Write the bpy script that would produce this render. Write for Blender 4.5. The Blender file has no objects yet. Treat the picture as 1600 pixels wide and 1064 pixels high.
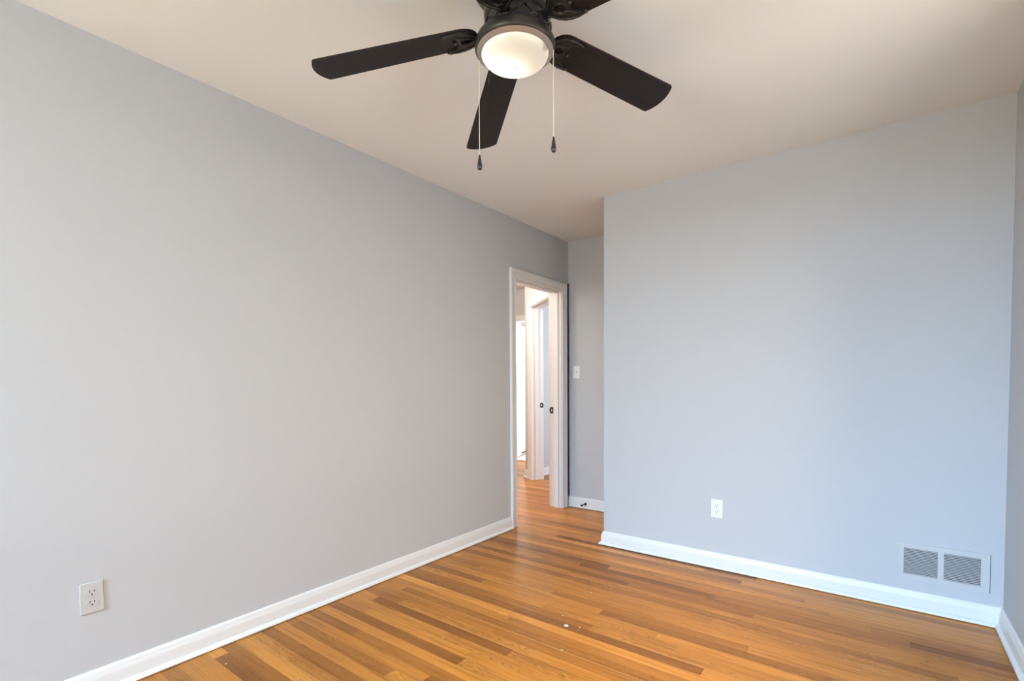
import bpy, bmesh, math, random
from mathutils import Vector, Matrix
random.seed(4)
C = bpy.context.scene.collection
SC = bpy.context.scene

# ------------------------------------------------------------------ camera
FPX, CYPX = 769.63, 623.72
R_ = Vector((0.79895, 0.60131, -0.00643)).normalized()
F_ = Vector((-0.60112, 0.79845, -0.0337)).normalized()
R_ = (R_ - F_ * R_.dot(F_)).normalized()
U_ = R_.cross(F_)
cd = bpy.data.cameras.new('camera')
cd.sensor_width = 36.0
cd.sensor_fit = 'HORIZONTAL'
cd.lens = FPX / 1600 * 36
cd.shift_y = (CYPX - 532) / 1600
cd.clip_start = 0.02
cam = bpy.data.objects.new('camera', cd)
C.objects.link(cam)
M = Matrix((R_, U_, -F_)).transposed().to_4x4()
M.translation = Vector((2.3322, 0, 1.1539))
cam.matrix_world = M
SC.camera = cam

# ------------------------------------------------------------------ exposure, sky, daylight, fill
SC.view_settings.view_transform = 'Standard'
SC.view_settings.look = 'None'
SC.view_settings.gamma = 1
SC.view_settings.exposure = 0.14
SC.view_settings.use_curve_mapping = False
w = bpy.data.worlds.new('sky')
SC.world = w
w.use_nodes = True
bg = w.node_tree.nodes['Background']
bg.inputs[0].default_value = (0.62, 0.78, 1.0, 1)
bg.inputs[1].default_value = 1.0

def area(name, loc, aim, sx, sy, power, col, spread=180):
    l = bpy.data.lights.new(name, 'AREA')
    l.shape = 'RECTANGLE'
    l.size, l.size_y = sx, sy
    l.energy = power
    l.color = col
    l.spread = math.radians(spread)
    o = bpy.data.objects.new(name, l)
    C.objects.link(o)
    o.location = loc
    o.rotation_euler = Vector(aim).to_track_quat('-Z', 'Y').to_euler()
    return o

def point(name, loc, power, col, rad=0.05):
    l = bpy.data.lights.new(name, 'POINT')
    l.energy = power
    l.color = col
    l.shadow_soft_size = rad
    o = bpy.data.objects.new(name, l)
    C.objects.link(o)
    o.location = loc
    return o

# cool sky light falls steeply through the back window, warm light comes back off the sunlit ground outside
area('back_sky', (0.3, -3.55, 2.92), (0.25, 1, -0.42), 2.8, 1.8, 2950, (0.42, 0.69, 0.985))
area('back_ground', (0.8, -3.1, 0.35), (0.1, 1, 0.6), 2.6, 1.4, 415, (1.0, 1.0, 0.83))
area('side_fill_high', (4.0, 1.6, 2.75), (-1, 0, -0.45), 2.6, 1.8, 255, (1.0, 0.82, 0.53))  # warm fill added outside the made-up right window, lifts the left wall
area('side_fill_low', (3.8, 1.6, 0.35), (-1, 0, 0.6), 2.6, 1.4, 58, (1.0, 0.93, 0.80))  # lower fill light added for the same side window
point('hall_lamp', (-1.3, 3.6, 2.25), 62, (1.0, 0.89, 0.77), 0.14)
point('alcove_fill', (-0.95, 2.2, 2.0), 38, (1.0, 0.83, 0.64), 0.40)  # unseen fill added in the hall to brighten the alcove through the doorway
area('daylight_bathroom', (-1.3, 6.9, 1.7), (-1, -0.1, -0.1), 0.9, 1.2, 60, (1.0, 0.97, 0.9))
area('daylight_bedroom', (1.6, 5.6, 1.5), (-1, 0, 0), 1.2, 1.2, 60, (0.80, 0.88, 1.0))

# ------------------------------------------------------------------ dimensions
H = 2.44
D1, D2, W, XB = 3.164, 3.969, 2.794, 0.762
YB = -2.2
TH = 0.128
OY0, OY1, OZ = 3.152, 3.845, 1.972
HALLH = 2.497

# ------------------------------------------------------------------ materials
def mat(name, col, rough=0.5, metal=0.0, bump=0.0, bscale=200.0, var=0.0, vscale=6.0, coat=0.0, spec=0.5):
    m = bpy.data.materials.new(name)
    m.use_nodes = True
    nt = m.node_tree
    b = nt.nodes['Principled BSDF']
    b.inputs['Base Color'].default_value = (*col, 1)
    b.inputs['Roughness'].default_value = rough
    b.inputs['Metallic'].default_value = metal
    b.inputs['Coat Weight'].default_value = coat
    b.inputs['Specular IOR Level'].default_value = spec
    tc = nt.nodes.new('ShaderNodeTexCoord')
    if bump:
        n = nt.nodes.new('ShaderNodeTexNoise')
        n.inputs['Scale'].default_value = bscale
        n.inputs['Detail'].default_value = 3
        nt.links.new(tc.outputs['Object'], n.inputs['Vector'])
        bm_ = nt.nodes.new('ShaderNodeBump')
        bm_.inputs['Strength'].default_value = bump
        bm_.inputs['Distance'].default_value = 0.002
        nt.links.new(n.outputs['Fac'], bm_.inputs['Height'])
        nt.links.new(bm_.outputs['Normal'], b.inputs['Normal'])
    if var:
        n = nt.nodes.new('ShaderNodeTexNoise')
        n.inputs['Scale'].default_value = vscale
        n.inputs['Detail'].default_value = 4
        nt.links.new(tc.outputs['Object'], n.inputs['Vector'])
        mx = nt.nodes.new('ShaderNodeMix')
        mx.data_type = 'RGBA'
        mx.inputs[6].default_value = (*[c * (1 - var) for c in col], 1)
        mx.inputs[7].default_value = (*[min(1, c * (1 + var)) for c in col], 1)
        nt.links.new(n.outputs['Fac'], mx.inputs[0])
        nt.links.new(mx.outputs[2], b.inputs['Base Color'])
    return m

WALL = mat('wall_paint_grey', (0.54, 0.55, 0.57), 0.75, bump=0.12, bscale=260, var=0.012, vscale=2.5, spec=0.3)
CEIL = mat('ceiling_paint', (0.775, 0.765, 0.745), 0.85, bump=0.1, bscale=220, var=0.012, vscale=2.0, spec=0.2)
TRIM = mat('trim_paint_white', (0.755, 0.75, 0.745), 0.38, bump=0.05, bscale=90, var=0.01, vscale=8)
PLATE = mat('white_plastic', (0.80, 0.80, 0.79), 0.35, var=0.01)
SLOT = mat('dark_slot', (0.015, 0.014, 0.013), 0.6, var=0.1)
SCREW = mat('painted_screw', (0.62, 0.62, 0.6), 0.35, metal=0.4, var=0.05)
BRONZE = mat('dark_bronze', (0.050, 0.043, 0.037), 0.42, metal=0.55, var=0.15, vscale=30)
BRONZE_LIT = mat('bronze_lit', (0.36, 0.31, 0.285), 0.38, metal=0.5, var=0.05, vscale=30)  # lighter copy of the bronze: room light on the ring put into colour
IRON = mat('black_iron', (0.020, 0.018, 0.017), 0.30, metal=0.35, var=0.2, vscale=40)
BLACK = mat('black_hardware', (0.012, 0.012, 0.013), 0.3, metal=0.3, var=0.1, vscale=60)
CHAIN = mat('ivory_bead_chain', (0.78, 0.66, 0.52), 0.35, metal=0.25, var=0.05, vscale=200)
FOB = mat('black_wood_fob', (0.010, 0.010, 0.011), 0.22, var=0.2, vscale=60, coat=0.5)
GRILLE = mat('grille_paint_grey', (0.56, 0.56, 0.565), 0.5, var=0.02)
VENT_SHADOW = mat('vent_shadow', (0.05, 0.055, 0.06), 0.8, var=0.2, vscale=20)  # flat dark tone standing in for shade in and beside the vent
CHIP = mat('white_crumb', (0.85, 0.83, 0.80), 0.6, var=0.05, vscale=80)
TILE = mat('pale_bath_tile', (0.75, 0.74, 0.72), 0.3, var=0.03, vscale=10)

def wood_blade():
    m = mat('espresso_wood', (0.02, 0.013, 0.010), 0.45, spec=0.22)
    nt = m.node_tree
    b = nt.nodes['Principled BSDF']
    at = nt.nodes.new('ShaderNodeUVMap')
    at.uv_map = 'UVMap'
    mp = nt.nodes.new('ShaderNodeMapping')
    mp.inputs['Scale'].default_value = (3.0, 70.0, 1.0)
    n = nt.nodes.new('ShaderNodeTexNoise')
    n.inputs['Scale'].default_value = 1.5
    n.inputs['Detail'].default_value = 5
    n.inputs['Distortion'].default_value = 0.4
    cr = nt.nodes.new('ShaderNodeValToRGB')
    cr.color_ramp.elements[0].position = 0.3
    cr.color_ramp.elements[0].color = (0.0075, 0.0055, 0.0052, 1)
    cr.color_ramp.elements[1].position = 0.75
    cr.color_ramp.elements[1].color = (0.020, 0.0135, 0.0115, 1)
    nt.links.new(at.outputs[0], mp.inputs[0])
    nt.links.new(mp.outputs[0], n.inputs['Vector'])
    nt.links.new(n.outputs['Fac'], cr.inputs[0])
    nt.links.new(cr.outputs[0], b.inputs['Base Color'])
    return m
BLADE = wood_blade()

def glass_shade():
    m = bpy.data.materials.new('frosted_glass')
    m.use_nodes = True
    nt = m.node_tree
    nt.nodes.clear()
    out = nt.nodes.new('ShaderNodeOutputMaterial')
    tr = nt.nodes.new('ShaderNodeBsdfTranslucent')
    df = nt.nodes.new('ShaderNodeBsdfDiffuse')
    gl = nt.nodes.new('ShaderNodeBsdfGlossy')
    n = nt.nodes.new('ShaderNodeTexNoise')
    n.inputs['Scale'].default_value = 12
    cr = nt.nodes.new('ShaderNodeValToRGB')
    cr.color_ramp.elements[0].color = (0.90, 0.86, 0.78, 1)
    cr.color_ramp.elements[1].color = (0.98, 0.95, 0.88, 1)
    nt.links.new(n.outputs['Fac'], cr.inputs[0])
    nt.links.new(cr.outputs[0], tr.inputs['Color'])
    df.inputs['Color'].default_value = (0.75, 0.72, 0.66, 1)
    gl.inputs['Roughness'].default_value = 0.25
    a = nt.nodes.new('ShaderNodeMixShader')
    a.inputs[0].default_value = 0.6
    b = nt.nodes.new('ShaderNodeMixShader')
    b.inputs[0].default_value = 0.05
    nt.links.new(df.outputs[0], a.inputs[1])
    nt.links.new(tr.outputs[0], a.inputs[2])
    nt.links.new(a.outputs[0], b.inputs[1])
    nt.links.new(gl.outputs[0], b.inputs[2])
    nt.links.new(b.outputs[0], out.inputs[0])
    return m
SHADE = glass_shade()

def pane_glass():
    m = bpy.data.materials.new('window_glass')
    m.use_nodes = True
    nt = m.node_tree
    nt.nodes.clear()
    out = nt.nodes.new('ShaderNodeOutputMaterial')
    tr = nt.nodes.new('ShaderNodeBsdfTransparent')
    gl = nt.nodes.new('ShaderNodeBsdfGlossy')
    gl.inputs['Roughness'].default_value = 0.02
    a = nt.nodes.new('ShaderNodeMixShader')
    a.inputs[0].default_value = 0.06
    nt.links.new(tr.outputs[0], a.inputs[1])
    nt.links.new(gl.outputs[0], a.inputs[2])
    nt.links.new(a.outputs[0], out.inputs[0])
    return m
PANE = pane_glass()

def oak_floor():
    m = bpy.data.materials.new('oak_strip_floor')
    m.use_nodes = True
    nt = m.node_tree
    N, L = nt.nodes, nt.links
    b = N['Principled BSDF']
    def math_(op, a, c=None, d=None):
        n = N.new('ShaderNodeMath')
        n.operation = op
        for i, v in enumerate((a, c, d)):
            if v is None:
                continue
            if isinstance(v, (int, float)):
                n.inputs[i].default_value = v
            else:
                L.new(v, n.inputs[i])
        return n.outputs[0]
    def comb(x, y, z=0.0):
        n = N.new('ShaderNodeCombineXYZ')
        for i, v in enumerate((x, y, z)):
            if isinstance(v, (int, float)):
                n.inputs[i].default_value = v
            else:
                L.new(v, n.inputs[i])
        return n.outputs[0]
    def white(v):
        n = N.new('ShaderNodeTexWhiteNoise')
        n.noise_dimensions = '3D'
        L.new(v, n.inputs['Vector'])
        return n.outputs['Value'], n.outputs['Color']
    def noise(v, scale, detail=3, rough=0.5, dist=0.0):
        n = N.new('ShaderNodeTexNoise')
        n.inputs['Scale'].default_value = scale
        n.inputs['Detail'].default_value = detail
        n.inputs['Roughness'].default_value = rough
        n.inputs['Distortion'].default_value = dist
        L.new(v, n.inputs['Vector'])
        return n.outputs['Fac']
    def ramp(f, stops, interp='LINEAR'):
        n = N.new('ShaderNodeValToRGB')
        n.color_ramp.interpolation = interp
        e = n.color_ramp.elements
        while len(e) < len(stops):
            e.new(0.5)
        for el, (p, c) in zip(e, stops):
            el.position = p
            el.color = (*c, 1)
        L.new(f, n.inputs[0])
        return n.outputs[0]
    def mix(f, a, c, mode='MIX'):
        n = N.new('ShaderNodeMix')
        n.data_type = 'RGBA'
        n.blend_type = mode
        for i, v in ((0, f), (6, a), (7, c)):
            if isinstance(v, (int, float)):
                n.inputs[i].default_value = v
            elif isinstance(v, tuple):
                n.inputs[i].default_value = (*v, 1)
            else:
                L.new(v, n.inputs[i])
        return n.outputs[2]
    tc = N.new('ShaderNodeTexCoord')
    sp = N.new('ShaderNodeSeparateXYZ')
    L.new(tc.outputs['Object'], sp.inputs[0])
    X, Y = sp.outputs[0], sp.outputs[1]
    ry = math_('DIVIDE', math_('ADD', Y, 10.0), 0.0572)
    row = math_('FLOOR', ry)
    fy = math_('FRACT', ry)
    r1, rc1 = white(comb(row, 3.7, 1.3))
    r2, _ = white(comb(row, 9.1, 4.4))
    ln = math_('ADD', 0.65, math_('MULTIPLY', r1, 1.15))
    xl = math_('ADD', math_('DIVIDE', math_('ADD', X, 10.0), ln), math_('MULTIPLY', r2, 31.0))
    col = math_('FLOOR', xl)
    fx = math_('FRACT', xl)
    idv, idc = white(comb(row, col, 7.7))
    idv2, _ = white(comb(row, col, 2.2))
    base = ramp(idv, [(0.0, (0.250, 0.086, 0.012)), (0.12, (0.371, 0.136, 0.020)), (0.35, (0.476, 0.184, 0.028)),
                      (0.75, (0.542, 0.214, 0.034)), (0.93, (0.621, 0.255, 0.044)), (1.0, (0.697, 0.305, 0.057))])
    # long streaky grain, shifted board by board
    gv = comb(math_('ADD', math_('MULTIPLY', X, 1.6), math_('MULTIPLY', idv, 40.0)),
              math_('ADD', math_('MULTIPLY', Y, 34.0), math_('MULTIPLY', idv2, 60.0)))
    g1 = noise(gv, 1.6, 5, 0.6, 0.3)
    g1c = ramp(g1, [(0.28, (0.66, 0.61, 0.54)), (0.5, (1.0, 1.0, 1.0)), (0.75, (1.12, 1.13, 1.15))])
    c1 = mix(1.0, base, g1c, 'MULTIPLY')
    # cathedral figure on some boards
    cv = comb(math_('ADD', math_('MULTIPLY', X, 2.2), math_('MULTIPLY', idv2, 33.0)),
              math_('ADD', math_('MULTIPLY', Y, 16.0), math_('MULTIPLY', idv, 21.0)))
    cn = noise(cv, 1.0, 2, 0.45, 0.2)
    bands = math_('FRACT', math_('MULTIPLY', cn, 22.0))
    bands = math_('POWER', bands, 3.0)
    msk = math_('GREATER_THAN', idv2, 0.62)
    bf = math_('MULTIPLY', math_('MULTIPLY', bands, msk), 0.6)
    c2 = mix(bf, c1, (0.15, 0.055, 0.013))
    # cloudy tone inside a board
    bl = noise(comb(math_('ADD', math_('MULTIPLY', X, 1.0), math_('MULTIPLY', idv2, 50.0)), math_('MULTIPLY', Y, 5.0)), 2.2, 2)
    c3 = mix(1.0, c2, ramp(bl, [(0.3, (0.88, 0.85, 0.80)), (0.7, (1.06, 1.07, 1.08))]), 'MULTIPLY')
    # a few dark knots and mineral streaks
    kn = noise(comb(math_('ADD', math_('MULTIPLY', X, 3.0), math_('MULTIPLY', idv, 17.0)), math_('ADD', math_('MULTIPLY', Y, 14.0), math_('MULTIPLY', idv, 9.0))), 3.0, 2, 0.5)
    km = ramp(kn, [(0.70, (0, 0, 0)), (0.78, (1, 1, 1))])
    c4 = mix(math_('MULTIPLY', km, 0.5), c3, (0.11, 0.038, 0.008))
    # narrow seams between strips
    e1 = math_('LESS_THAN', math_('MINIMUM', fy, math_('SUBTRACT', 1.0, fy)), 0.011)
    e2 = math_('LESS_THAN', math_('MULTIPLY', math_('MINIMUM', fx, math_('SUBTRACT', 1.0, fx)), ln), 0.0007)
    ed = math_('MULTIPLY', math_('MAXIMUM', e1, e2), 0.55)
    sh, _ = white(comb(row, 5.5, 8.8))
    ed = math_('MULTIPLY', ed, math_('ADD', 0.25, math_('MULTIPLY', sh, 0.75)))
    c5 = mix(ed, c4, (0.09, 0.032, 0.008))
    # pale filler lines along a few seams
    pl = math_('MULTIPLY', math_('LESS_THAN', fy, 0.10), math_('GREATER_THAN', idv2, 0.86))
    c6 = mix(math_('MULTIPLY', pl, 0.55), c5, (0.56, 0.29, 0.09))
    L.new(c6, b.inputs['Base Color'])
    rg = noise(comb(math_('MULTIPLY', X, 2.0), math_('MULTIPLY', Y, 6.0)), 4.0, 3)
    L.new(math_('ADD', 0.24, math_('MULTIPLY', rg, 0.16)), b.inputs['Roughness'])
    b.inputs['Specular IOR Level'].default_value = 0.27
    bp = N.new('ShaderNodeBump')
    bp.inputs['Strength'].default_value = 0.15
    bp.inputs['Distance'].default_value = 0.001
    hgt = math_('SUBTRACT', math_('MULTIPLY', g1, 0.25), math_('MULTIPLY', ed, 1.5))
    hgt = math_('ADD', hgt, math_('MULTIPLY', idv, 0.2))
    L.new(hgt, bp.inputs['Height'])
    L.new(bp.outputs[0], b.inputs['Normal'])
    return m
OAK = oak_floor()

# ------------------------------------------------------------------ mesh helpers
def obj(name, bm, m, parent=None, smooth=False, angle=None):
    bmesh.ops.recalc_face_normals(bm, faces=bm.faces)
    me = bpy.data.meshes.new(name)
    bm.to_mesh(me)
    bm.free()
    me.materials.append(m)
    if smooth:
        for p in me.polygons:
            p.use_smooth = True
        if angle:
            try:
                me.set_sharp_from_angle(angle=math.radians(angle))
            except Exception:
                pass
    o = bpy.data.objects.new(name, me)
    C.objects.link(o)
    if parent:
        o.parent = parent
    return o

def struct(name, bm, m, parent=None, **k):
    o = obj(name, bm, m, parent, **k)
    if not parent:
        o['kind'] = 'structure'
    return o

def empty(name, loc=(0, 0, 0), label=None, cat=None, kind=None, group=None):
    o = bpy.data.objects.new(name, None)
    o.empty_display_size = 0.05
    C.objects.link(o)
    o.location = loc
    tag(o, label, cat, kind, group)
    return o

def tag(o, label=None, cat=None, kind=None, group=None):
    if label: o['label'] = label
    if cat: o['category'] = cat
    if kind: o['kind'] = kind
    if group: o['group'] = group
    return o

def box(bm, x0, x1, y0, y1, z0, z1, bev=0.0, seg=2, mtx=None):
    vs = [bm.verts.new((x, y, z)) for z in (z0, z1) for y in (y0, y1) for x in (x0, x1)]
    fs = [bm.faces.new([vs[i] for i in f]) for f in ((0, 2, 3, 1), (4, 5, 7, 6), (0, 1, 5, 4), (2, 6, 7, 3), (0, 4, 6, 2), (1, 3, 7, 5))]
    if bev:
        es = list({e for f in fs for e in f.edges})
        r = bmesh.ops.bevel(bm, geom=es, offset=bev, segments=seg, affect='EDGES', profile=0.5)
        vs = list({v for f in r['faces'] for v in f.verts} | {v for v in vs if v.is_valid})
    if mtx:
        bmesh.ops.transform(bm, matrix=mtx, verts=[v for v in vs if v.is_valid])
    return vs

def prism(bm, pts, z0, z1):
    a = [bm.verts.new((x, y, z0)) for x, y in pts]
    b = [bm.verts.new((x, y, z1)) for x, y in pts]
    n = len(pts)
    bm.faces.new(a[::-1])
    bm.faces.new(b)
    for i in range(n):
        bm.faces.new((a[i], a[(i + 1) % n], b[(i + 1) % n], b[i]))

def extrude_outline(bm, pts, fn, t0, t1):
    """pts: 2-D outline; fn(u, v, t) -> 3-D point; a slab from t0 to t1."""
    a = [bm.verts.new(fn(u, v, t0)) for u, v in pts]
    b = [bm.verts.new(fn(u, v, t1)) for u, v in pts]
    n = len(pts)
    bm.faces.new(a[::-1])
    bm.faces.new(b)
    for i in range(n):
        bm.faces.new((a[i], a[(i + 1) % n], b[(i + 1) % n], b[i]))

def lathe(bm, prof, c=(0, 0), seg=64):
    rings = []
    for r, z in prof:
        if r < 1e-6:
            rings.append([bm.verts.new((c[0], c[1], z))])
        else:
            rings.append([bm.verts.new((c[0] + r * math.cos(2 * math.pi * i / seg), c[1] + r * math.sin(2 * math.pi * i / seg), z)) for i in range(seg)])
    for a, b in zip(rings, rings[1:]):
        for i in range(seg):
            j = (i + 1) % seg
            if len(a) == 1 and len(b) == 1:
                continue
            if len(a) == 1:
                bm.faces.new((a[0], b[j], b[i]))
            elif len(b) == 1:
                bm.faces.new((a[i], a[j], b[0]))
            else:
                bm.faces.new((a[i], a[j], b[j], b[i]))

def tube(bm, pts, r, seg=8, closed=False, cap=True):
    pts = [Vector(p) for p in pts]
    n = len(pts)
    rs = r if isinstance(r, (list, tuple)) else [r] * n
    rings = []
    ref = None
    for i, p in enumerate(pts):
        if closed:
            t = (pts[(i + 1) % n] - pts[i - 1]).normalized()
        else:
            t = (pts[min(i + 1, n - 1)] - pts[max(i - 1, 0)]).normalized()
        if ref is None:
            ref = Vector((0, 0, 1)) if abs(t.z) < 0.9 else Vector((1, 0, 0))
        a = (ref - t * ref.dot(t)).normalized()
        ref = a
        b = t.cross(a)
        rings.append([bm.verts.new(p + (a * math.cos(2 * math.pi * k / seg) + b * math.sin(2 * math.pi * k / seg)) * rs[i]) for k in range(seg)])
    m = n if closed else n - 1
    for i in range(m):
        a, b = rings[i], rings[(i + 1) % n]
        for k in range(seg):
            bm.faces.new((a[k], a[(k + 1) % seg], b[(k + 1) % seg], b[k]))
    if cap and not closed:
        bm.faces.new(rings[0][::-1])
        bm.faces.new(rings[-1])

def sweep(bm, path, prof, closed_prof=True, ends=True):
    """path: plan points (x, y); room on the LEFT of the walking direction.
    prof: (depth into room, z). Mitred at corners."""
    n = len(path)
    P = [Vector(p) for p in path]
    rings = []
    for i in range(n):
        d0 = (P[i] - P[i - 1]).normalized() if i > 0 else None
        d1 = (P[i + 1] - P[i]).normalized() if i < n - 1 else None
        d0 = d0 or d1
        d1 = d1 or d0
        n0, n1 = Vector((-d0.y, d0.x)), Vector((-d1.y, d1.x))
        m = (n0 + n1)
        m = m / (m.length_squared / 2) if m.length > 1e-6 else n0
        rings.append([bm.verts.new((P[i].x + m.x * d, P[i].y + m.y * d, z)) for d, z in prof])
    k = len(prof)
    for a, b in zip(rings, rings[1:]):
        for j in range(k):
            bm.faces.new((a[j], a[(j + 1) % k], b[(j + 1) % k], b[j]))
    if ends:
        bm.faces.new(rings[0][::-1])
        bm.faces.new(rings[-1])

def casing(bm, o, du, dn, u0, u1, ztop, prof, z0=0.001):
    """A mitred U-shaped door casing. o: plan origin, du: along the wall, dn: out of the wall.
    u0,u1: inner edges; prof: (across from inner edge, out of wall)."""
    o, du, dn = Vector(o), Vector(du), Vector(dn)
    def P(u, d, z):
        q = o + du * u + dn * d
        return (q.x, q.y, z)
    rows = []
    for c in ('a', 'b', 'c', 'd'):
        ring = []
        for wv, d in prof:
            if c == 'a': ring.append(bm.verts.new(P(u0 - wv, d, z0)))
            if c == 'b': ring.append(bm.verts.new(P(u0 - wv, d, ztop + wv)))
            if c == 'c': ring.append(bm.verts.new(P(u1 + wv, d, ztop + wv)))
            if c == 'd': ring.append(bm.verts.new(P(u1 + wv, d, z0)))
        rows.append(ring)
    k = len(prof)
    for a, b in zip(rows, rows[1:]):
        for j in range(k):
            bm.faces.new((a[j], a[(j + 1) % k], b[(j + 1) % k], b[j]))
    bm.faces.new(rows[0][::-1])
    bm.faces.new(rows[-1])

# ------------------------------------------------------------------ setting: floor, ceilings, walls
bm = bmesh.new()
box(bm, -3.4, 3.1, -2.32, 5.85, -0.08, 0)
struct('floor', bm, OAK)
bm = bmesh.new()
box(bm, -3.4, 3.1, 5.85, 7.9, -0.08, 0.0)
struct('floor_bathroom', bm, TILE)

bm = bmesh.new()
box(bm, -0.06, W + 0.12, YB - 0.12, D2 + 0.06, H, H + 0.1)
struct('ceiling', bm, CEIL)
bm = bmesh.new()
box(bm, -3.4, -0.06, 0.8, 7.9, HALLH, HALLH + 0.1)
box(bm, -0.06, 3.1, D2 + 0.06, 7.9, HALLH, HALLH + 0.1)
struct('ceiling_hall', bm, CEIL)

bm = bmesh.new()
box(bm, -TH, 0, YB - 0.12, OY0 - 0.02, 0, HALLH)
box(bm, -TH, 0, OY1 + 0.02, 3.945, 0, HALLH)
box(bm, -TH, 0, 3.945, D2 + 0.12, 0, 0.09)
box(bm, -TH, 0, 3.945, D2 + 0.12, 2.06, HALLH)
box(bm, -TH, -0.10, 3.945, D2 + 0.12, 0.09, 2.06)      # leaves a dark open crack between casing and corner
box(bm, -TH, 0, OY0 - 0.02, OY1 + 0.02, OZ + 0.02, HALLH)
struct('wall_left', bm, WALL)

bm = bmesh.new()
box(bm, XB, W, D1, D2 + 0.12, 0, H)          # the boxed-out closet bay
struct('wall_far', bm, WALL)
bm = bmesh.new()
box(bm, 0.009, XB, D2, D2 + 0.12, 0, H)
box(bm, 0, 0.009, D2, D2 + 0.12, 0, 0.09)
box(bm, 0, 0.009, D2, D2 + 0.12, 2.06, H)
box(bm, -0.10, 0.009, D2 + 0.09, D2 + 0.12, 0.09, 2.06)
struct('wall_alcove', bm, WALL)

WB = (0.50, 1.90, 0.75, 2.18)     # window in the wall behind the camera: x0 x1 z0 z1
bm = bmesh.new()
box(bm, 0, WB[0], YB - 0.12, YB, 0, H)
box(bm, WB[1], W, YB - 0.12, YB, 0, H)
box(bm, WB[0], WB[1], YB - 0.12, YB, 0, WB[2])
box(bm, WB[0], WB[1], YB - 0.12, YB, WB[3], H)
struct('wall_back', bm, WALL)
WR = (0.95, 2.25, 0.80, 2.15)     # window added in the right wall for side fill, just outside the view: y0 y1 z0 z1
bm = bmesh.new()
box(bm, W, W + 0.12, YB - 0.12, WR[0], 0, H)
box(bm, W, W + 0.12, WR[1], D2 + 0.12, 0, H)
box(bm, W, W + 0.12, WR[0], WR[1], 0, WR[2])
box(bm, W, W + 0.12, WR[0], WR[1], WR[3], H)
struct('wall_right', bm, WALL)

def window(name, a0, a1, z0, z1, place):
    root = empty(name, (0, 0, 0), kind='structure')
    bm = bmesh.new()
    f = 0.05
    zm = (z0 + z1) / 2
    for (p0, p1, q0, q1) in ((a0, a0 + f, z0, z1), (a1 - f, a1, z0, z1), (a0 + f, a1 - f, z0, z0 + f), (a0 + f, a1 - f, z1 - f, z1), (a0 + f, a1 - f, zm - 0.02, zm + 0.02)):
        place(bm, p0, p1, q0, q1, 0.03, 0.08)
    obj('frame', bm, TRIM, root)
    bm = bmesh.new()
    place(bm, a0 + f, a1 - f, z0 + f, zm - 0.02, 0.055, 0.058)
    place(bm, a0 + f, a1 - f, zm + 0.02, z1 - f, 0.055, 0.058)
    obj('pane', bm, PANE, root)
    bm = bmesh.new()
    place(bm, a0 - 0.07, a0, z0, z1 + 0.07, -0.018, 0)
    place(bm, a1, a1 + 0.07, z0, z1 + 0.07, -0.018, 0)
    place(bm, a0, a1, z1, z1 + 0.07, -0.018, 0)
    obj('casing', bm, TRIM, root)
    bm = bmesh.new()
    place(bm, a0 - 0.09, a1 + 0.09, z0 - 0.03, z0, -0.05, 0)
    obj('sill', bm, TRIM, root)
window('window_1', *WB, lambda bm, a, b, q, r, d0, d1: box(bm, a, b, YB - d1, YB - d0, q, r))

window('window_2_added', *WR, lambda bm, a, b, q, r, d0, d1: box(bm, W + d0, W + d1, a, b, q, r))  # added window, put in so side fill can reach the left wall

# ------------------------------------------------------------------ baseboards with shoe moulding
BP = [(0, 0.0034), (0.0285, 0.0034), (0.030, 0.0044), (0.030, 0.007), (0.0285, 0.012), (0.025, 0.017), (0.020, 0.020), (0.0155, 0.021),
      (0.0150, 0.062), (0.0135, 0.070), (0.0105, 0.077), (0.0095, 0.084), (0.0075, 0.091), (0.004, 0.095), (0, 0.095)]
bm = bmesh.new(); sweep(bm, [(0, 3.073), (0, YB)][::-1][::-1], BP); struct('baseboard_left', bm, TRIM, smooth=True, angle=35)
bm = bmesh.new(); sweep(bm, [(W, D1), (XB, D1), (XB, D2 - 0.031)], BP); struct('baseboard_far', bm, TRIM, smooth=True, angle=35)
bm = bmesh.new(); sweep(bm, [(XB, D2), (0.0, D2)], BP); struct('baseboard_alcove', bm, TRIM, smooth=True, angle=35)
bm = bmesh.new(); sweep(bm, [(W, YB), (W, D1 - 0.0)], BP); struct('baseboard_right', bm, TRIM, smooth=True, angle=35)
bm = bmesh.new(); sweep(bm, [(0.031, YB), (W - 0.031, YB)], BP); struct('baseboard_back', bm, TRIM, smooth=True, angle=35)

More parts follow.
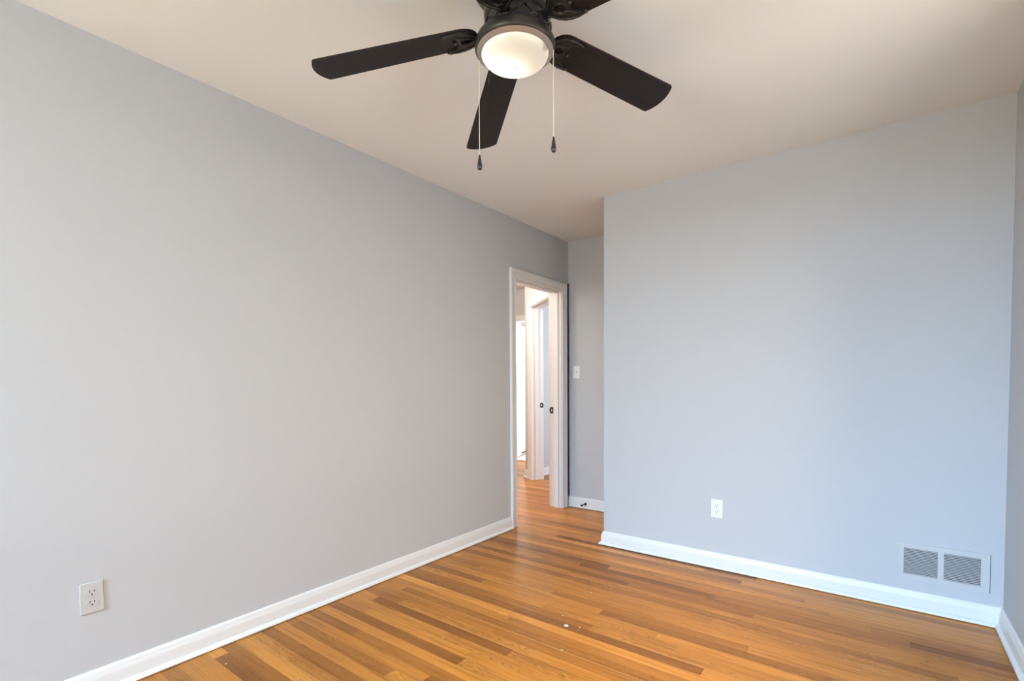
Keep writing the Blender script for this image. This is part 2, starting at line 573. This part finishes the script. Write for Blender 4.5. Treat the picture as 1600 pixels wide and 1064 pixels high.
# ------------------------------------------------------------------ door frame of this room (door_1)
CP = [(0, 0), (0, 0.010), (0.004, 0.013), (0.010, 0.0135), (0.014, 0.011), (0.020, 0.0115), (0.034, 0.014), (0.046, 0.0175),
      (0.050, 0.0165), (0.054, 0.019), (0.064, 0.020), (0.070, 0.018), (0.072, 0.014), (0.072, 0)]
def rot_strike(parent, o, du, dn, z, label=None):
    """black strike plate: o = centre on the jamb (plan), du = along the jamb depth, dn = out of the jamb"""
    o, du, dn = Vector(o), Vector(du), Vector(dn)
    def P(u, d, zz):
        q = o + du * u + dn * d
        return (q.x, q.y, zz)
    def slab(bm, u0, u1, q0, q1, d0, d1):
        extrude_outline(bm, [(u0, q0), (u1, q0), (u1, q1), (u0, q1)], lambda u, v, t: P(u, t, z + v), d0, d1)
    bm = bmesh.new()
    hw, hh = 0.016, 0.029
    pts = []
    for sx, sy in ((1, 1), (-1, 1), (-1, -1), (1, -1)):
        a0 = {(1, 1): 0, (-1, 1): 90, (-1, -1): 180, (1, -1): 270}[(sx, sy)]
        for k in range(4):
            a = math.radians(a0 + 30 * k)
            pts.append((sx * (hw - 0.006) + 0.006 * math.cos(a), sy * (hh - 0.006) + 0.006 * math.sin(a)))
    extrude_outline(bm, pts, lambda u, v, t: P(u, t, z + v), 0, 0.002)
    slab(bm, -hw, -hw - 0.006, -0.016, 0.016, 0.0, 0.004)
    sp = obj('strike_plate', bm, BLACK, parent)
    if label: sp['label'] = label
    bm = bmesh.new()
    slab(bm, -0.007, 0.005, -0.012, 0.012, 0.0018, 0.0026)
    obj('latch_hole', bm, SCREW, sp)
    return sp

d1 = empty('door_1', (0, OY0, 0), kind='structure')
d1.location = (0, 0, 0)
bm = bmesh.new()
casing(bm, (0, 0), (0, 1), (1, 0), OY0 - 0.006, OY1 + 0.006, OZ + 0.006, CP)
obj('casing', bm, TRIM, d1, smooth=True, angle=30)
bm = bmesh.new()
casing(bm, (-TH, 0), (0, 1), (-1, 0), OY0 - 0.006, OY1 + 0.006, OZ + 0.006, CP)
obj('casing', bm, TRIM, d1, smooth=True, angle=30)
bm = bmesh.new()
box(bm, -TH, 0, OY0 - 0.02, OY0, 0.001, OZ)
box(bm, -TH, 0, OY1, OY1 + 0.02, 0.001, OZ)
box(bm, -TH, 0, OY0 - 0.02, OY1 + 0.02, OZ, OZ + 0.02)
obj('jamb', bm, TRIM, d1)
bm = bmesh.new()
sx0, sx1, st = -0.068, -0.030, 0.011
box(bm, sx0, sx1, OY0, OY0 + st, 0.001, OZ - st, 0.002)
box(bm, sx0, sx1, OY1 - st, OY1, 0.001, OZ - st, 0.002)
box(bm, sx0, sx1, OY0, OY1, OZ - st, OZ, 0.002)
obj('stop', bm, TRIM, d1)
rot_strike(d1, (-0.104, OY1), (1, 0), (0, -1), 0.897, 'black strike plate on the white jamb')

# ------------------------------------------------------------------ hall beyond the doorway
hd, hn = Vector((0.777, -0.629)), Vector((-0.629, -0.777))     # along the angled wall / out of it
J1 = Vector((-0.975, 4.757))
TH2 = 0.16
HZ = 2.03
def A(u, d=0.0):
    q = J1 + hd * u + hn * d
    return (q.x, q.y)
bm = bmesh.new()
prism(bm, [A(-0.235), A(-0.02), A(-0.02, -TH2), (-1.02, 5.06), (-1.02, 7.9), (-1.17, 7.9), (-1.17, 4.93)], 0, HALLH)
prism(bm, [A(0.78), (-TH, 4.075), (-TH, 4.28), A(0.78, -TH2)], 0, HALLH)
prism(bm, [A(-0.02), A(0.78), A(0.78, -TH2), A(-0.02, -TH2)], HZ + 0.02, HALLH)
struct('wall_hall', bm, WALL)

d2 = empty('door_2', (0, 0, 0), kind='structure')
bm = bmesh.new()
casing(bm, J1, hd, hn, -0.006, 0.766, HZ + 0.006, CP)
obj('casing', bm, TRIM, d2, smooth=True, angle=30)
bm = bmesh.new()
prism(bm, [A(-0.02), A(0), A(0, -TH2), A(-0.02, -TH2)], 0.001, HZ)
prism(bm, [A(0.76), A(0.78), A(0.78, -TH2), A(0.76, -TH2)], 0.001, HZ)
prism(bm, [A(-0.02), A(0.78), A(0.78, -TH2), A(-0.02, -TH2)], HZ, HZ + 0.02)
obj('jamb', bm, TRIM, d2)
bm = bmesh.new()
prism(bm, [A(0, -0.055), A(0.011, -0.055), A(0.011, -0.095), A(0, -0.095)], 0.001, HZ - 0.011)
prism(bm, [A(0, -0.055), A(0.76, -0.055), A(0.76, -0.095), A(0, -0.095)], HZ - 0.011, HZ)
obj('stop', bm, TRIM, d2)
rot_strike(d2, A(0, -0.135), tuple(hn), tuple(hd), 0.884, 'black strike plate on the far jamb')
bm = bmesh.new()
sweep(bm, [A(-0.078), A(-0.235), (-1.17, 5.7)][::1], BP)
struct('baseboard_hall', bm, TRIM, smooth=True, angle=35)
bm = bmesh.new()
sweep(bm, [(-1.02, 7.8), (-1.02, 5.06)], BP)
struct('baseboard_bedroom', bm, TRIM, smooth=True, angle=35)

# wall with the bathroom doorway
BY, BT, BX0, BX1, BZ = 5.78, 0.14, -2.055, -1.32, 2.04
bm = bmesh.new()
box(bm, -3.4, BX0 - 0.02, BY, BY + BT, 0, HALLH)
box(bm, BX1 + 0.02, -1.17, BY, BY + BT, 0, HALLH)
box(bm, BX0 - 0.02, BX1 + 0.02, BY, BY + BT, BZ + 0.02, HALLH)
struct('wall_bathroom', bm, WALL)
d3 = empty('door_3', (0, 0, 0), kind='structure')
bm = bmesh.new()
casing(bm, (0, BY), (1, 0), (0, -1), BX0 - 0.006, BX1 + 0.006, BZ + 0.006, CP)
obj('casing', bm, TRIM, d3, smooth=True, angle=30)
bm = bmesh.new()
box(bm, BX0 - 0.02, BX0, BY, BY + BT, 0.001, BZ)
box(bm, BX1, BX1 + 0.02, BY, BY + BT, 0.001, BZ)
box(bm, BX0 - 0.02, BX1 + 0.02, BY, BY + BT, BZ, BZ + 0.02)
obj('jamb', bm, TRIM, d3)
lf = Vector((-0.332, 0.943))
ln_ = Vector((0.943, 0.332))
L0 = Vector((-2.085, 5.935))
def LP(u, d):
    q = L0 + lf * u + ln_ * d
    return (q.x, q.y)
bm = bmesh.new()
prism(bm, [LP(0.0, 0), LP(0.70, 0), LP(0.70, -0.035), LP(0.0, -0.035)], 0.012, BZ - 0.004)
leaf = obj('leaf', bm, TRIM, d3)
bm = bmesh.new()
ax = Vector((ln_.x, ln_.y, 0))
kb = Vector((*LP(0.60, 0), 0.86))
prof = [(0.001, 0.026), (0.003, 0.026), (0.010, 0.012), (0.030, 0.010), (0.036, 0.018), (0.046, 0.027), (0.056, 0.024), (0.062, 0.010), (0.063, 0.001)]
tube(bm, [kb + ax * t for t, r in prof], [r for t, r in prof], 20)
kn = obj('knob', bm, BLACK, leaf, smooth=True, angle=50)
kn['label'] = 'round black door knob'
bm = bmesh.new()
for hz in (0.25, 1.0, 1.8):
    tube(bm, [(BX0 + 0.006, BY + BT + 0.006, hz - 0.045), (BX0 + 0.006, BY + BT + 0.006, hz + 0.045)], 0.007, 10)
obj('hinge', bm, BLACK, leaf, smooth=True, angle=50)
bm = bmesh.new()
q0, q1 = Vector((*LP(0.36, 0.012), 0.045)), Vector((*LP(0.62, 0.012), 0.045))
tube(bm, [q0, q1], 0.009, 10)
obj('black_bar', bm, BLACK, leaf, smooth=True, angle=50)  # black bar low along the leaf
bm = bmesh.new()
prism(bm, [(BX0, 5.85), (BX1, 5.85), (BX1, 5.99), (BX0, 5.99)], 0.0005, 0.012)
struct('trim_threshold', bm, TILE)
# outer envelope of the hall, the bathroom and the bedroom (all out of sight)
bm = bmesh.new()
box(bm, -3.4, -3.3, 0.8, 7.9, 0, HALLH)
box(bm, -3.3, -TH, 0.8, 0.9, 0, HALLH)
box(bm, -3.3, 3.1, 7.8, 7.9, 0, HALLH)
box(bm, 3.0, 3.1, D2 + 0.12, 7.8, 0, HALLH)
struct('wall_outer', bm, WALL)

# ------------------------------------------------------------------ wall outlets
PLATE2 = mat('grey_white_plastic', (0.56, 0.555, 0.545), 0.4, var=0.01)
def outlet(loc, rz, label, PLATE=PLATE):
    """plate in local x (width) / z, facing local -y"""
    root = empty('wall_outlet', loc, label, 'outlet', group='duplex wall outlets')
    root.rotation_euler = (0, 0, rz)
    bm = bmesh.new()
    box(bm, -0.035, 0.035, -0.0055, 0, -0.0572, 0.0572, 0.0025, 2)
    obj('cover_plate', bm, PLATE, root)
    for s in (1, -1):
        zc = s * 0.0195
        bm = bmesh.new()
        pts = []
        for k in range(40):
            a = 2 * math.pi * k / 40
            pts.append((0.0172 * math.cos(a), max(-0.0143, min(0.0143, 0.0172 * math.sin(a)))))
        extrude_outline(bm, pts, lambda u, v, t: (u, -t, zc + v), 0.004, 0.0068)
        face = obj('receptacle', bm, PLATE, root)
        for nm, (u0, u1, v0, v1) in (('blade_slot', (-0.0075, -0.0053, 0.0005, 0.0095)), ('blade_slot', (0.0053, 0.0075, 0.0012, 0.0085))):
            bm = bmesh.new()
            box(bm, u0, u1, -0.0071, -0.006, zc + v0, zc + v1)
            obj(nm, bm, SLOT, face)
        bm = bmesh.new()
        extrude_outline(bm, [(0.0027 * math.cos(a), max(-0.0027, 0.0027 * math.sin(a)) - 0.0065) for a in [2 * math.pi * k / 16 for k in range(16)]],
                        lambda u, v, t: (u, -t, zc + v), 0.006, 0.0071)
        obj('ground_hole', bm, SLOT, face)
    bm = bmesh.new()
    extrude_outline(bm, [(0.0032 * math.cos(2 * math.pi * k / 16), 0.0032 * math.sin(2 * math.pi * k / 16)) for k in range(16)], lambda u, v, t: (u, -t, v), 0.005, 0.0065)
    obj('screw', bm, SCREW, root)
    return root
outlet((0.0, 0.4985, 0.369), math.pi / 2, 'greyish white duplex outlet low on the long left wall', PLATE2)
outlet((1.5265, D1, 0.370), 0, 'bright white duplex outlet on the bluish grey wall facing the camera')

# ------------------------------------------------------------------ light switch
sw = empty('light_switch', (0.0875, D2, 1.244), 'white toggle light switch on the narrow alcove wall beside the doorway', 'switch')
bm = bmesh.new()
box(bm, -0.035, 0.035, -0.0055, 0, -0.0572, 0.0572, 0.0025, 2)
obj('cover_plate', bm, PLATE, sw)
bm = bmesh.new()
box(bm, -0.0055, 0.0055, -0.0066, -0.004, -0.0125, 0.0125, 0.0008, 1)
fr = obj('toggle_opening', bm, SCREW, sw)
bm = bmesh.new()
box(bm, -0.0038, 0.0038, -0.016, -0.004, -0.004, 0.004, 0.0012, 2, Matrix.Translation((0, 0, 0.003)) @ Matrix.Rotation(math.radians(-28), 4, 'X'))
obj('toggle', bm, PLATE, sw)
for s in (1, -1):
    bm = bmesh.new()
    extrude_outline(bm, [(0.003 * math.cos(2 * math.pi * k / 16), 0.003 * math.sin(2 * math.pi * k / 16) + s * 0.030) for k in range(16)], lambda u, v, t: (u, -t, v), 0.005, 0.0064)
    obj('screw', bm, SCREW, sw)

# ------------------------------------------------------------------ return air vent
VX0, VX1, VZ0, VZ1 = 2.407, 2.746, 0.151, 0.335
vent = empty('air_vent', (0, 0, 0), 'wide grey return air vent with two louvred banks, low beside the right corner', 'vent')
vent.location = ((VX0 + VX1) / 2, D1, VZ0)
ox, oz = (VX0 + VX1) / 2, VZ0
banks = ((2.4295, 2.5605), (2.583, 2.715))
GZ0, GZ1 = 0.178, 0.309
bm = bmesh.new()
def vb(bm, x0, x1, z0, z1, y0, y1, bev=0.0):
    return box(bm, x0 - ox, x1 - ox, -y1, -y0, z0 - oz, z1 - oz, bev, 1)
vb(bm, VX0, banks[0][0], VZ0, VZ1, 0, 0.007)
vb(bm, banks[0][1], banks[1][0], VZ0, VZ1, 0, 0.007)
vb(bm, banks[1][1], VX1, VZ0, VZ1, 0, 0.007)
for b0, b1 in banks:
    vb(bm, b0, b1, VZ0, GZ0, 0, 0.007)
    vb(bm, b0, b1, GZ1, VZ1, 0, 0.007)
obj('face_plate', bm, GRILLE, vent)
for b0, b1 in banks:
    bm = bmesh.new()
    n = 17
    p = (GZ1 - GZ0) / n
    for i in range(n):
        zc = GZ0 + (i + 0.5) * p
        y0, y1 = 0.0015, 0.0068
        # each louvre blade tilts down towards the room
        pts = [(y1 - 0.0018, zc + 0.0017), (y1, zc + 0.0014), (y1, zc - 0.0018), (y1 - 0.0010, zc - 0.0020), (y1 - 0.0018, zc - 0.0016)]
        a = [bm.verts.new((b0 - ox, -yy, zz - oz)) for yy, zz in pts]
        b = [bm.verts.new((b1 - ox, -yy, zz - oz)) for yy, zz in pts]
        bm.faces.new(a[::-1]); bm.faces.new(b)
        for k in range(5):
            bm.faces.new((a[k], a[(k + 1) % 5], b[(k + 1) % 5], b[k]))
    obj('louvre_bank', bm, GRILLE, vent)
bm = bmesh.new()
for b0, b1 in banks:
    vb(bm, b0, b1, GZ0, GZ1, 0.0002, 0.0010)
obj('duct_shadow', bm, VENT_SHADOW, vent)  # dark plate in place of the unlit duct behind the louvres
bm = bmesh.new()
vb(bm, VX1, VX1 + 0.0022, VZ0 + 0.002, VZ1 - 0.002, 0.0, 0.003)
obj('edge_shadow', bm, VENT_SHADOW, vent)  # dark strip in place of the shadow line along the right edge
for sx_ in (VX0 + 0.011, VX1 - 0.011):
    bm = bmesh.new()
    extrude_outline(bm, [(sx_ - ox + 0.0033 * math.cos(2 * math.pi * k / 14), (GZ0 + GZ1) / 2 - oz + 0.0033 * math.sin(2 * math.pi * k / 14)) for k in range(14)], lambda u, v, t: (u, -t, v), 0.006, 0.0082)
    obj('screw', bm, GRILLE, vent)

# ------------------------------------------------------------------ door bumper on the alcove baseboard
ds = empty('door_stop', (0.185, D2 - 0.015, 0.045), 'small black rigid door stop sticking out from the alcove baseboard', 'door stop')
bm = bmesh.new()
pr = [(0.0, 0.012), (0.004, 0.012), (0.008, 0.007), (0.012, 0.0045)]
tube(bm, [(0, -t, 0) for t, r in pr], [r for t, r in pr], 18)
obj('base_flange', bm, BLACK, ds, smooth=True, angle=50)
bm = bmesh.new()
tube(bm, [(0, -0.010, 0), (0, -0.066, 0)], 0.0045, 14)
obj('rod', bm, BLACK, ds, smooth=True, angle=50)
bm = bmesh.new()
pr = [(0.062, 0.006), (0.063, 0.0095), (0.074, 0.0095), (0.078, 0.007)]
tube(bm, [(0, -t, 0) for t, r in pr], [r for t, r in pr], 18)
obj('rubber_tip', bm, BLACK, ds, smooth=True, angle=50)

# ------------------------------------------------------------------ ceiling fan
FC = Vector((1.411, 1.264))
FZ = 2.25
TX, TY, DR = 0.044, 0.032, -0.099          # hang of the fan and droop of its blades
PH, PT = math.radians(68.717), math.radians(-10.36)
fan = empty('ceiling_fan', (FC.x, FC.y, H), 'dark bronze five-blade ceiling fan with a lit frosted dome, hanging from the ceiling', 'ceiling fan')
def FL(p):          # fan-local from world
    return (p[0] - FC.x, p[1] - FC.y, p[2] - H)
def Z(z): return z - H
LC = (-0.0064, -0.0048)      # the light kit hangs a touch off the hub
bm = bmesh.new()
lathe(bm, [(0.001, Z(2.4395)), (0.098, Z(2.4395)), (0.102, Z(2.425)), (0.120, Z(2.412)), (0.133, Z(2.398)), (0.137, Z(2.380)),
           (0.134, Z(2.362)), (0.122, Z(2.348)), (0.106, Z(2.338)), (0.103, Z(2.326)), (0.1035, Z(2.285)), (0.102, Z(2.270)), (0.097, Z(2.262)), (0.001, Z(2.262))])
obj('motor_housing', bm, IRON, fan, smooth=True, angle=40)
bm = bmesh.new()
lathe(bm, [(0.001, Z(2.266)), (0.096, Z(2.264)), (0.101, Z(2.258)), (0.1015, Z(2.240)), (0.098, Z(2.226)), (0.090, Z(2.214)), (0.078, Z(2.204)), (0.05, Z(2.200)), (0.001, Z(2.200))])
sh = obj('switch_housing', bm, IRON, fan, smooth=True, angle=40)
bm = bmesh.new()
def cyl(a, r, z): return (r * math.cos(a), r * math.sin(a), Z(z))
for k in range(10):
    a0 = 2 * math.pi * k / 10 + 0.2
    wd = 2 * math.pi / 10
    for sgn in (1, -1):
        pts = []
        for i in range(13):
            t = i / 12
            zz = 2.256 - 0.042 * t
            rr = 0.1035 if zz > 2.236 else 0.1035 - (2.236 - zz) * 0.62
            pts.append(cyl(a0 + sgn * wd * 0.46 * math.cos(math.pi * t), rr, zz))
        tube(bm, pts, 0.0024, 6)
obj('scrollwork', bm, IRON, sh, smooth=True, angle=60)
bm = bmesh.new()
lathe(bm, [(0.070, Z(2.222)), (0.092, Z(2.2225)), (0.108, Z(2.2185)), (0.1185, Z(2.2105)), (0.1238, Z(2.2000)), (0.1250, Z(2.1910)), (0.1238, Z(2.1830)),
           (0.1212, Z(2.1790)), (0.1185, Z(2.1775)), (0.1120, Z(2.1780)), (0.1120, Z(2.190)), (0.112, Z(2.205)), (0.09, Z(2.216)), (0.07, Z(2.218)), (0.070, Z(2.222))], LC, seg=96)
pan = obj('light_pan', bm, BRONZE, fan, smooth=True, angle=55)
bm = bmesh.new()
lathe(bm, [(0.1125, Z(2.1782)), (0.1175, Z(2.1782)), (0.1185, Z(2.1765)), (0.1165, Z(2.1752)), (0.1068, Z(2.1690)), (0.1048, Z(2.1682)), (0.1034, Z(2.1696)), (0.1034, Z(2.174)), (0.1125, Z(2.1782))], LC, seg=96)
tr_ = obj('trim_ring', bm, BRONZE_LIT, fan, smooth=True, angle=55)
tr_['label'] = 'bronze ring around the glass, coloured as if lit'
bm = bmesh.new()
pr = []
RG, DG = 0.1033, 0.039
ZG = 2.1713
for i in range(17):
    a = (math.pi / 2) * i / 16
    pr.append((max(RG * math.cos(a), 0.0), Z(ZG - DG * math.sin(a))))
pr[-1] = (0.0, pr[-1][1])
lathe(bm, pr, LC, seg=80)
gs = obj('glass_shade', bm, SHADE, fan, smooth=True)
gs['label'] = 'frosted white glass dome, lit from inside'
bm = bmesh.new()
lathe(bm, [(0.0, Z(2.1333)), (0.0038, Z(2.1328)), (0.0042, Z(2.1315)), (0.0025, Z(2.1301)), (0.0, Z(2.1298))], LC, seg=20)
obj('shade_finial', bm, SHADE, gs, smooth=True)
# dark lamp socket and unlit side inside the dome
bm = bmesh.new()
tube(bm, [(0.088, 0.022, Z(2.182)), (0.052, 0.010, Z(2.172))], [0.015, 0.013], 16)
obj('lamp_socket', bm, BLACK, fan, smooth=True, angle=50)
fl = point('fan_bulb', (LC[0] + FC.x - 0.040, LC[1] + FC.y + 0.004, 2.170), 0.62, (1.0, 0.90, 0.76), 0.016)

def fan_pt(k, r, s, up=0.0):
    """point on blade k: r along it, s across it, up = above the blade plane"""
    a = PH + k * 2 * math.pi / 5
    e = Vector((math.cos(a), math.sin(a), 0))
    n = Vector((-math.sin(a), math.cos(a), 0))
    v = e * r + n * (s * math.cos(PT)) + Vector((0, 0, 1)) * (s * math.sin(PT))
    v.z += TX * v.x + TY * v.y + DR * r
    v += (Vector((0, 0, 1)) - n * math.sin(PT)).normalized() * up
    return Vector((v.x, v.y, v.z + FZ - H))

def arc(cx, cy, r, a0, a1, n):
    return [(cx + r * math.cos(math.radians(a0 + (a1 - a0) * i / n)), cy + r * math.sin(math.radians(a0 + (a1 - a0) * i / n))) for i in range(n + 1)]

def hw(r): return 0.0585 + (0.0672 - 0.0585) * (r - 0.25) / (0.627 - 0.25)
def blade_outline():
    RT = 0.627
    wt = hw(RT)
    bulge = 0.021
    pts = []
    # outer end: shallow arc with rounded corners
    rad = (wt * wt + bulge * bulge) / (2 * bulge)
    am = math.degrees(math.asin(wt / rad))
    tip = [(RT + bulge - rad + rad * math.cos(math.radians(a)), rad * math.sin(math.radians(a))) for a in [-am * 0.955 + am * 1.91 * i / 16 for i in range(17)]]
    pts += [(RT - 0.007, -hw(RT - 0.007)), (RT - 0.003, -wt * 0.992)] + tip + [(RT - 0.003, wt * 0.992), (RT - 0.007, hw(RT - 0.007))]
    # inner end: deeply rounded
    r0, r1 = 0.124, 0.182
    wr = hw(r1)
    for i in range(0, 25):
        t = math.pi / 2 + math.pi * i / 24
        c, s = math.cos(t), math.sin(t)
        e = 2.15
        pts.append((r1 + (r1 - r0) * (-(abs(c) ** (2 / e))), wr * (abs(s) ** (2 / e)) * (1 if s > 0 else -1)))
    return pts
BO = blade_outline()
for k in range(5):
    bm = bmesh.new()
    extrude_outline(bm, BO, lambda u, v, t: fan_pt(k, u, v, t), 0.0, 0.006)
    uv = bm.loops.layers.uv.new('UVMap')
    a = PH + k * 2 * math.pi / 5
    e = Vector((math.cos(a), math.sin(a), 0)); nn = Vector((-math.sin(a), math.cos(a), 0))
    for f in bm.faces:
        for l in f.loops:
            l[uv].uv = (l.vert.co.dot(e) + k * 3.1, l.vert.co.dot(nn))
    bl = obj('blade', bm, BLADE, fan)
    # ornamental blade iron under the root
    bm = bmesh.new()
    half = []
    half += [(0.085, 0.017), (0.108, 0.014), (0.122, 0.018)]
    half += [(0.130, 0.031), (0.144, 0.044), (0.164, 0.0525), (0.188, 0.0550), (0.212, 0.0540), (0.230, 0.0505)]
    inner = [(0.225, 0.0455), (0.210, 0.0420), (0.198, 0.0350), (0.190, 0.0250), (0.186, 0.0130), (0.192, 0.0050), (0.203, 0.0)]
    out = half + inner
    out = out + [(u, -v) for u, v in out[::-1] if v > 0]
    # rhombus opening: build as two mirrored halves
    def halfshape(s):
        o = [(0.085, 0.0), (0.085, 0.017), (0.108, 0.014), (0.122, 0.018), (0.130, 0.031), (0.144, 0.044), (0.164, 0.0525), (0.188, 0.0550), (0.212, 0.0540), (0.230, 0.0505)]
        o += inner + [(0.176, 0.0), (0.157, 0.0145), (0.138, 0.0)]
        return [(u, v * s) for u, v in o]
    for s in (1, -1):
        extrude_outline(bm, halfshape(s), lambda u, v, t: fan_pt(k, u, v, t), -0.0055, -0.0002)
    ir = obj('blade_iron', bm, IRON, bl)
    bm = bmesh.new()
    for s in (1, -1):
        tube(bm, [fan_pt(k, u, v * s, -0.006) for u, v in ((0.112, 0.008), (0.124, 0.016), (0.138, 0.032), (0.152, 0.0425), (0.172, 0.050), (0.194, 0.0525), (0.214, 0.0510), (0.229, 0.0490))],
             [0.003, 0.0035, 0.004, 0.004, 0.004, 0.004, 0.0035, 0.002], 8)
        tube(bm, [fan_pt(k, u, v * s, -0.006) for u, v in ((0.130, 0.006), (0.142, 0.015), (0.157, 0.0215), (0.172, 0.020), (0.182, 0.028), (0.193, 0.039), (0.208, 0.045))],
             [0.002, 0.0028, 0.003, 0.003, 0.003, 0.003, 0.002], 8)
        tube(bm, [fan_pt(k, 0.157 + 0.0205 * c, 0.0145 * si * s, -0.006) for c, si in [(math.cos(x), abs(math.sin(x))) for x in [math.pi * q / 10 for q in range(11)]]], 0.0022, 6)
    obj('scroll_ridge', bm, IRON, ir, smooth=True, angle=60)
    for u, v in ((0.218, 0.0495), (0.218, -0.0495), (0.194, 0.0)):
        bm = bmesh.new()
        c0 = fan_pt(k, u, v, -0.0055); c1 = fan_pt(k, u, v, -0.0105)
        tube(bm, [c0, c0 + (c1 - c0) * 0.6, c1], [0.0055, 0.005, 0.0025], 12)
        obj('screw', bm, SCREW if False else BRONZE, ir, smooth=True, angle=50)

def pull_chain(x, y, ztop, zbot, rtop):
    """beaded chain and turned fob"""
    bm = bmesh.new()
    z = ztop
    i = 0
    while z > zbot:
        jx = 0.0004 * math.sin(i * 1.7)
        bmesh.ops.create_icosphere(bm, subdivisions=1, radius=0.0017, matrix=Matrix.Translation(FL((x + jx, y, z))))
        z -= 0.0031
        i += 1
    tube(bm, [FL((x, y, ztop)), FL((x, y, zbot))], 0.0008, 5)
    ch = obj('pull_chain', bm, CHAIN, fan, smooth=True)
    bm = bmesh.new()
    d = Vector((x - FC.x, y - FC.y, 0)).normalized()
    o = Vector(FL((x, y, ztop)))
    tube(bm, [o - d * 0.014 + Vector((0, 0, 0.004)), o, o + Vector((0, 0, -0.006))], [0.0035, 0.003, 0.0026], 10)
    obj('chain_outlet', bm, CHAIN, ch, smooth=True, angle=50)
    bm = bmesh.new()
    lx, ly, _ = FL((x, y, 0))
    pr = [(0.0, 0.002), (0.0022, 0.001), (0.0032, -0.003), (0.0042, -0.010), (0.0056, -0.018), (0.0072, -0.027), (0.0082, -0.034), (0.0080, -0.040), (0.0062, -0.0445), (0.003, -0.0468), (0.0, -0.0473)]
    lathe(bm, [(r, Z(zbot + zz)) for r, zz in pr], (lx, ly), 24)
    fb = obj('pull_fob', bm, FOB, ch, smooth=True)
pull_chain(1.2895, 1.2210, 2.176, 1.882, 0.12)
pull_chain(1.5068, 1.3190, 2.186, 1.912, 0.11)

# ------------------------------------------------------------------ crumbs on the floor
def crumb(x, y, s, label, group=None, n=1):
    bm = bmesh.new()
    for _ in range(n):
        px, py = (random.uniform(-1, 1) * s * 1.3, random.uniform(-1, 1) * s * 0.9) if n > 1 else (0, 0)
        sz = s * random.uniform(0.5, 1.0)
        r = bmesh.ops.create_icosphere(bm, subdivisions=1, radius=sz, matrix=Matrix.Translation((px, py, sz * 0.35)) @ Matrix.Diagonal((1, 0.8, 0.45, 1)))
        for v in r['verts']:
            v.co += Vector((random.uniform(-1, 1), random.uniform(-1, 1), random.uniform(-0.3, 0.3))) * sz * 0.2
            v.co.z = max(v.co.z, 0.0)
    o = obj('paint_crumb', bm, CHIP)
    o.location = (x, y, 0)
    tag(o, label, 'debris', group=group)
CR = [(1.152, 1.985), (1.084, 2.063), (1.085, 2.031), (1.21, 2.009), (1.215, 1.983), (1.245, 1.79), (1.537, 2.151), (1.072, 2.385), (0.182, 0.88), (0.52, 1.001)]
crumb(*CR[0], 0.0068, 'cluster of white crumbs lying in the middle of the oak floor', n=7)
for x, y in CR[1:]:
    crumb(x, y, random.uniform(0.0028, 0.0045), 'tiny white speck of debris lying on the oak floor', 'tiny white specks on the floor')
